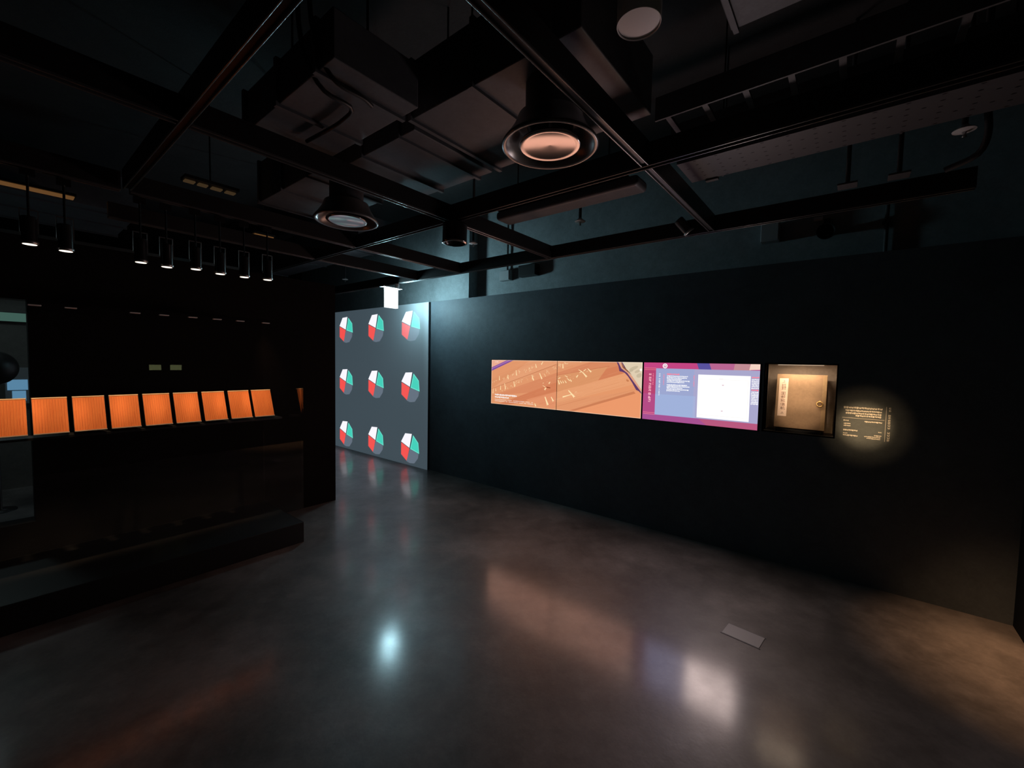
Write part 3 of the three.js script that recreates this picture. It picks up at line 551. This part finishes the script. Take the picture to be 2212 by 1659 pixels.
// ------------------------------------------------------------------ sprinklers, spotlights and small fittings
{
  let first = null;
  for (const [p, label] of [[[-2.019, 2.9, -3.47], 'white sprinkler head on a short pipe in the middle of the ceiling'], [[-3.35, 2.9, -3.43], 'white sprinkler head beside the dark step in the back wall'], [[0.42, 2.91, -3.4], 'pale sprinkler head with a wide plate at the upper right'], [[-6.6, 2.9, -3.75], 'small sprinkler head above the emergency sign']]) {
    if (first) { copyOf(first, p, label); continue; }
    const t = first = thing('sprinkler_head', label, 'sprinkler', p, 'sprinkler heads');
    part(t, 'cover_plate', lathe([[0, -0.002], [0.02, -0.004], [0.048, 0.004], [0.05, 0.008], [0.03, 0.02], [0.016, 0.034]]), M.white); part(t, 'nozzle', lathe([[0.006, -0.03], [0.012, -0.028], [0.007, -0.016], [0.011, -0.004]]), M.steel); part(t, 'pipe', rod([0, 0.03, 0], [0, 0.85, 0], 0.014), M.tray);
  }
  const s = thing('beam_spotlight', 'small grey spotlight on the beam above the purple screen, tilted toward the caption', 'spotlight', [-1.09, 2.7, -3.5]);
  const dir = new THREE.Vector3(0.09 + 1.09, 1.185 - 2.7, WALL + 3.5).normalize();
  const turn = new THREE.Quaternion().setFromUnitVectors(new THREE.Vector3(0, -1, 0), dir);
  const aim = (g) => g.applyQuaternion(turn);
  part(s, 'body', aim(lathe([[0.0, 0.07], [0.034, 0.07], [0.038, 0.062], [0.038, -0.06], [0.03, -0.062], [0.028, -0.04], [0, -0.04]], 40)), M.rail);
  part(s, 'trim_ring', aim(lathe([[0.03, -0.068], [0.042, -0.068], [0.044, -0.062], [0.044, -0.052], [0.038, -0.052]], 40)), M.steel);
  part(s, 'lens', aim(new THREE.CylinderGeometry(0.029, 0.029, 0.003, 32).translate(0, -0.056, 0)), M.blackGloss);
  part(s, 'bracket', merge([rod([0, 0.02, 0], [0.0, 0.02, -0.045], 0.006), box(-0.012, 0.012, -0.058, 0.03, -0.06, -0.042)]), M.black);
  // caption spotlight on the nearest beam; the unseen book spotlight is added for even light
  for (const [x, to, color, beams, label] of [
    [-0.3, [-0.31, 1.34, WALL - 0.06], rgb(1, 0.72, 0.5), [[25, 0.055, 0.6, 0.075], [25, 0.055, 0.6, -0.085]], 'added unseen spotlight on the nearest beam above the camera, lighting the book evenly'],
    [0.1, [0.09, 1.185, WALL], rgb(1, 0.62, 0.3), [[44, 0.052, 1], [7, 0.085, 1]], 'right of two spotlights on the nearest beam above the camera, lighting the caption']]) {
    const from = new THREE.Vector3(x, 2.53, -0.6), d = new THREE.Vector3(...to).sub(from).normalize(), q = new THREE.Quaternion().setFromUnitVectors(new THREE.Vector3(0, -1, 0), d), aimed = (g) => g.applyQuaternion(q);
    const t = thing('beam_spotlight', label, 'spotlight', from.toArray());
    part(t, 'body', aimed(lathe([[0.0, 0.05], [0.034, 0.05], [0.038, 0.042], [0.038, -0.06], [0.03, -0.062], [0.028, -0.04], [0, -0.04]], 40)), M.black); part(t, 'lens', aimed(new THREE.CylinderGeometry(0.029, 0.029, 0.003, 32).translate(0, -0.056, 0)), M.lensGlow); part(t, 'bracket', rod([0, 0.03, 0], [0, 0.105, 0.01], 0.008), M.black);
    for (const [power, angle, soft, up = 0] of beams) spotLight('beam_spotlight_light', color, power, from.clone().addScaledVector(d, 0.075).toArray(), [to[0], to[1] + up, to[2]], angle, soft, 1);
  }
  const b = thing('black_spotlight', 'black cylindrical spotlight hanging at the beam crossing left of the trunking', 'spotlight', [-2.34, 2.47, -2.2]);
  part(b, 'body', lathe([[0, 0.14], [0.085, 0.14], [0.09, 0.13], [0.09, 0.004], [0.086, 0], [0.078, 0], [0.074, 0.04], [0, 0.042]], 40), M.blackGloss); part(b, 'trim_ring', lathe([[0.078, -0.004], [0.092, -0.002], [0.093, 0.008], [0.09, 0.01]], 40), M.paintedSteel); part(b, 'adapter', box(-0.03, 0.03, 0.14, 0.16, -0.022, 0.022), M.black);
  // boxes and conduits on the back wall above the partition
  const wallBox = (label, x, y, w, h, d, z, m) => { const t = thing('junction_box', label, 'electrical box', [x, y, z]); part(t, 'case', box(-w / 2, w / 2, -h / 2, h / 2, 0, d, 0.006), m); part(t, 'lid', box(-w / 2 + 0.008, w / 2 - 0.008, -h / 2 + 0.008, h / 2 - 0.008, d, d + 0.006, 0.002), m); return t; };
  part(wallBox('pale junction box with a conduit on the lit back wall beside the dark step', -3.58, 2.72, 0.17, 0.13, 0.07, -4.32, M.box), 'conduit', rod([0.02, 0.06, 0.03], [0.02, 1.0, 0.03], 0.012), M.tray);
  wallBox('dark rounded box on the lit back wall right of the pale junction box', -3.2, 2.74, 0.27, 0.14, 0.09, -4.32, M.black);
  wallBox('pale grey box on the back wall above the purple screen', -0.6, 2.75, 0.14, 0.15, 0.09, -4.32, M.box);
  const h = thing('alarm_horn', 'black round horn on a bracket on the back wall above the book case', 'speaker', [-0.21, 2.69, -4.32]);
  part(h, 'horn', lathe([[0.02, 0], [0.03, 0.05], [0.06, 0.09], [0.065, 0.095], [0.055, 0.09]], 32).rotateX(Math.PI / 2), M.black); part(h, 'bracket', box(-0.02, 0.02, 0, 0.12, 0, 0.02), M.black); part(h, 'clip', box(-0.09, -0.03, 0.115, 0.14, 0, 0.03), M.white);
  const c = thing('wall_conduit', 'thin grey conduit running down the back wall at the right', 'pipe', [0.155, 2.4, -4.3]); part(c, 'pipe', rod([0, 0, 0], [0, 0.46, 0], 0.013), M.tray); part(c, 'saddle', box(-0.025, 0.025, 0.3, 0.32, -0.02, 0.016), M.tray);
  const d = thing('drop_pipe', 'bent grey pipe coming down beside the sprinkler at the upper right', 'pipe', [0, 0, 0]);
  part(d, 'pipe', new THREE.TubeGeometry(new THREE.CatmullRomCurve3([[0.49, 3.7, -3.42], [0.49, 3.15, -3.4], [0.508, 2.85, -3.4], [0.48, 2.78, -3.42], [0.36, 2.74, -3.46]].map((p) => new THREE.Vector3(...p))), 40, 0.016, 12), M.tray); part(d, 'coupling', rod([0.492, 3.1, -3.4], [0.496, 3.16, -3.4], 0.024), M.tray);
  for (const [x, label] of [[-0.075, 'left of two flat steel hanger plates near the far beam at the right'], [0.165, 'right of two flat steel hanger plates near the far beam at the right']]) { const t = thing('hanger_plate', label, 'bracket', [x, 2.74, -3.42]); part(t, 'plate', box(-0.05, 0.05, 0, 0.012, -0.05, 0.05, 0.003), M.tray); part(t, 'hanger_rod', rod([0, 0.012, 0], [0, 1.0, 0], 0.012), M.tray); }
  const f = thing('floor_plate', 'flat rectangular metal cover set in the floor below the white page screen', 'floor cover', [-0.425, 0, -2.77]); f.rotation.y = -0.1;
  part(f, 'cover', box(-0.1, 0.1, 0.0002, 0.003, -0.062, 0.062, 0.0012), std({ color: rgb(0.26, 0.26, 0.265), roughness: 0.5, metalness: 0.2 })); part(f, 'rim', merge([box(-0.106, 0.106, 0.0001, 0.002, -0.068, -0.0625), box(-0.106, 0.106, 0.0001, 0.002, 0.0625, 0.068)]), M.tray);
  [[[-5.45, 2.96, -0.1], [[-0.42, 0.42]], 'amber strip painted as spilled light, cut off by the left edge of the photo'], [[-4.13, 2.96, -1.17], [[-0.18, -0.11], [-0.085, -0.01], [0.015, 0.08], [0.1, 0.17]], 'four dim amber patches painted as spilled light over the middle of the glass case'], [[-5.3, 2.96, -2.0], [[-0.1, 0.1]], 'tiny amber patch painted as spilled light over the far end of the glass case']].forEach(([p, runs, label]) => {
    const t = thing('spill_glow', label, 'lamp', p), a = runs[0][0], b = runs[runs.length - 1][1], many = runs.length > 1;  // glowing patches painted for warm light spilled onto the ceiling, not lamps
    for (const [z0, z1] of runs) { part(t, 'tube', box(-0.03, 0.03, 0, 0.012, z0, z1, 0.005), many ? M.dimSpill : M.amberSpill); if (!many) part(t, 'tube', box(0.05, 0.065, 0, 0.012, z0, z1, 0.005), M.amberSpill); }
    part(t, 'tray', box(-0.045, 0.08, 0.013, 0.035, a - 0.01, b + 0.01), M.black); part(t, 'hanger_rod', rod([0.02, 0.035, 0], [0.02, 0.79, 0], 0.006), M.black);  // backing and rod added to carry the glow patches
  });
}
// ------------------------------------------------------------------ warm lamp at the right, outside the frame: it lights the floor there
{
  const t = thing('floor_downlight', 'black downlight by the right wall with its warm pool on the floor', 'spotlight', [0.68, 2.42, -3.0]);
  part(t, 'body', lathe([[0, 0.16], [0.04, 0.16], [0.044, 0.15], [0.044, 0], [0.036, 0], [0.034, 0.03], [0, 0.03]], 40), M.black); part(t, 'lens', new THREE.CylinderGeometry(0.034, 0.034, 0.004, 32).translate(0, 0.012, 0), M.lensGlow); part(t, 'stem', rod([0, 0.16, 0], [0, 1.33, 0], 0.008), M.black);
  for (const [power, angle] of [[7, 0.2], [13, 0.34]]) spotLight('downlight_beam', rgb(1, 0.52, 0.25), power, [0.68, 2.41, -3.0], [0.82, 0, -3.4], angle, 1, 2);
}
{ // small backlit plates on the right wall, seen only as reflections in the glass case
  for (const [z, label] of [[-1.573, 'nearer of two small greenish backlit plates on the right wall, mirrored in the glass case'], [-1.823, 'farther of two small greenish backlit plates on the right wall, mirrored in the glass case']]) {
    const t = thing('backlit_plate', label, 'light panel', [0.87, 1.41, z]); part(t, 'glowing_face', box(-0.016, -0.012, -0.04, 0.04, -0.07, 0.07), M.plateGlow); part(t, 'housing', box(-0.012, 0, -0.045, 0.045, -0.075, 0.075), M.black);
  }
}
renderer.render(scene, camera);
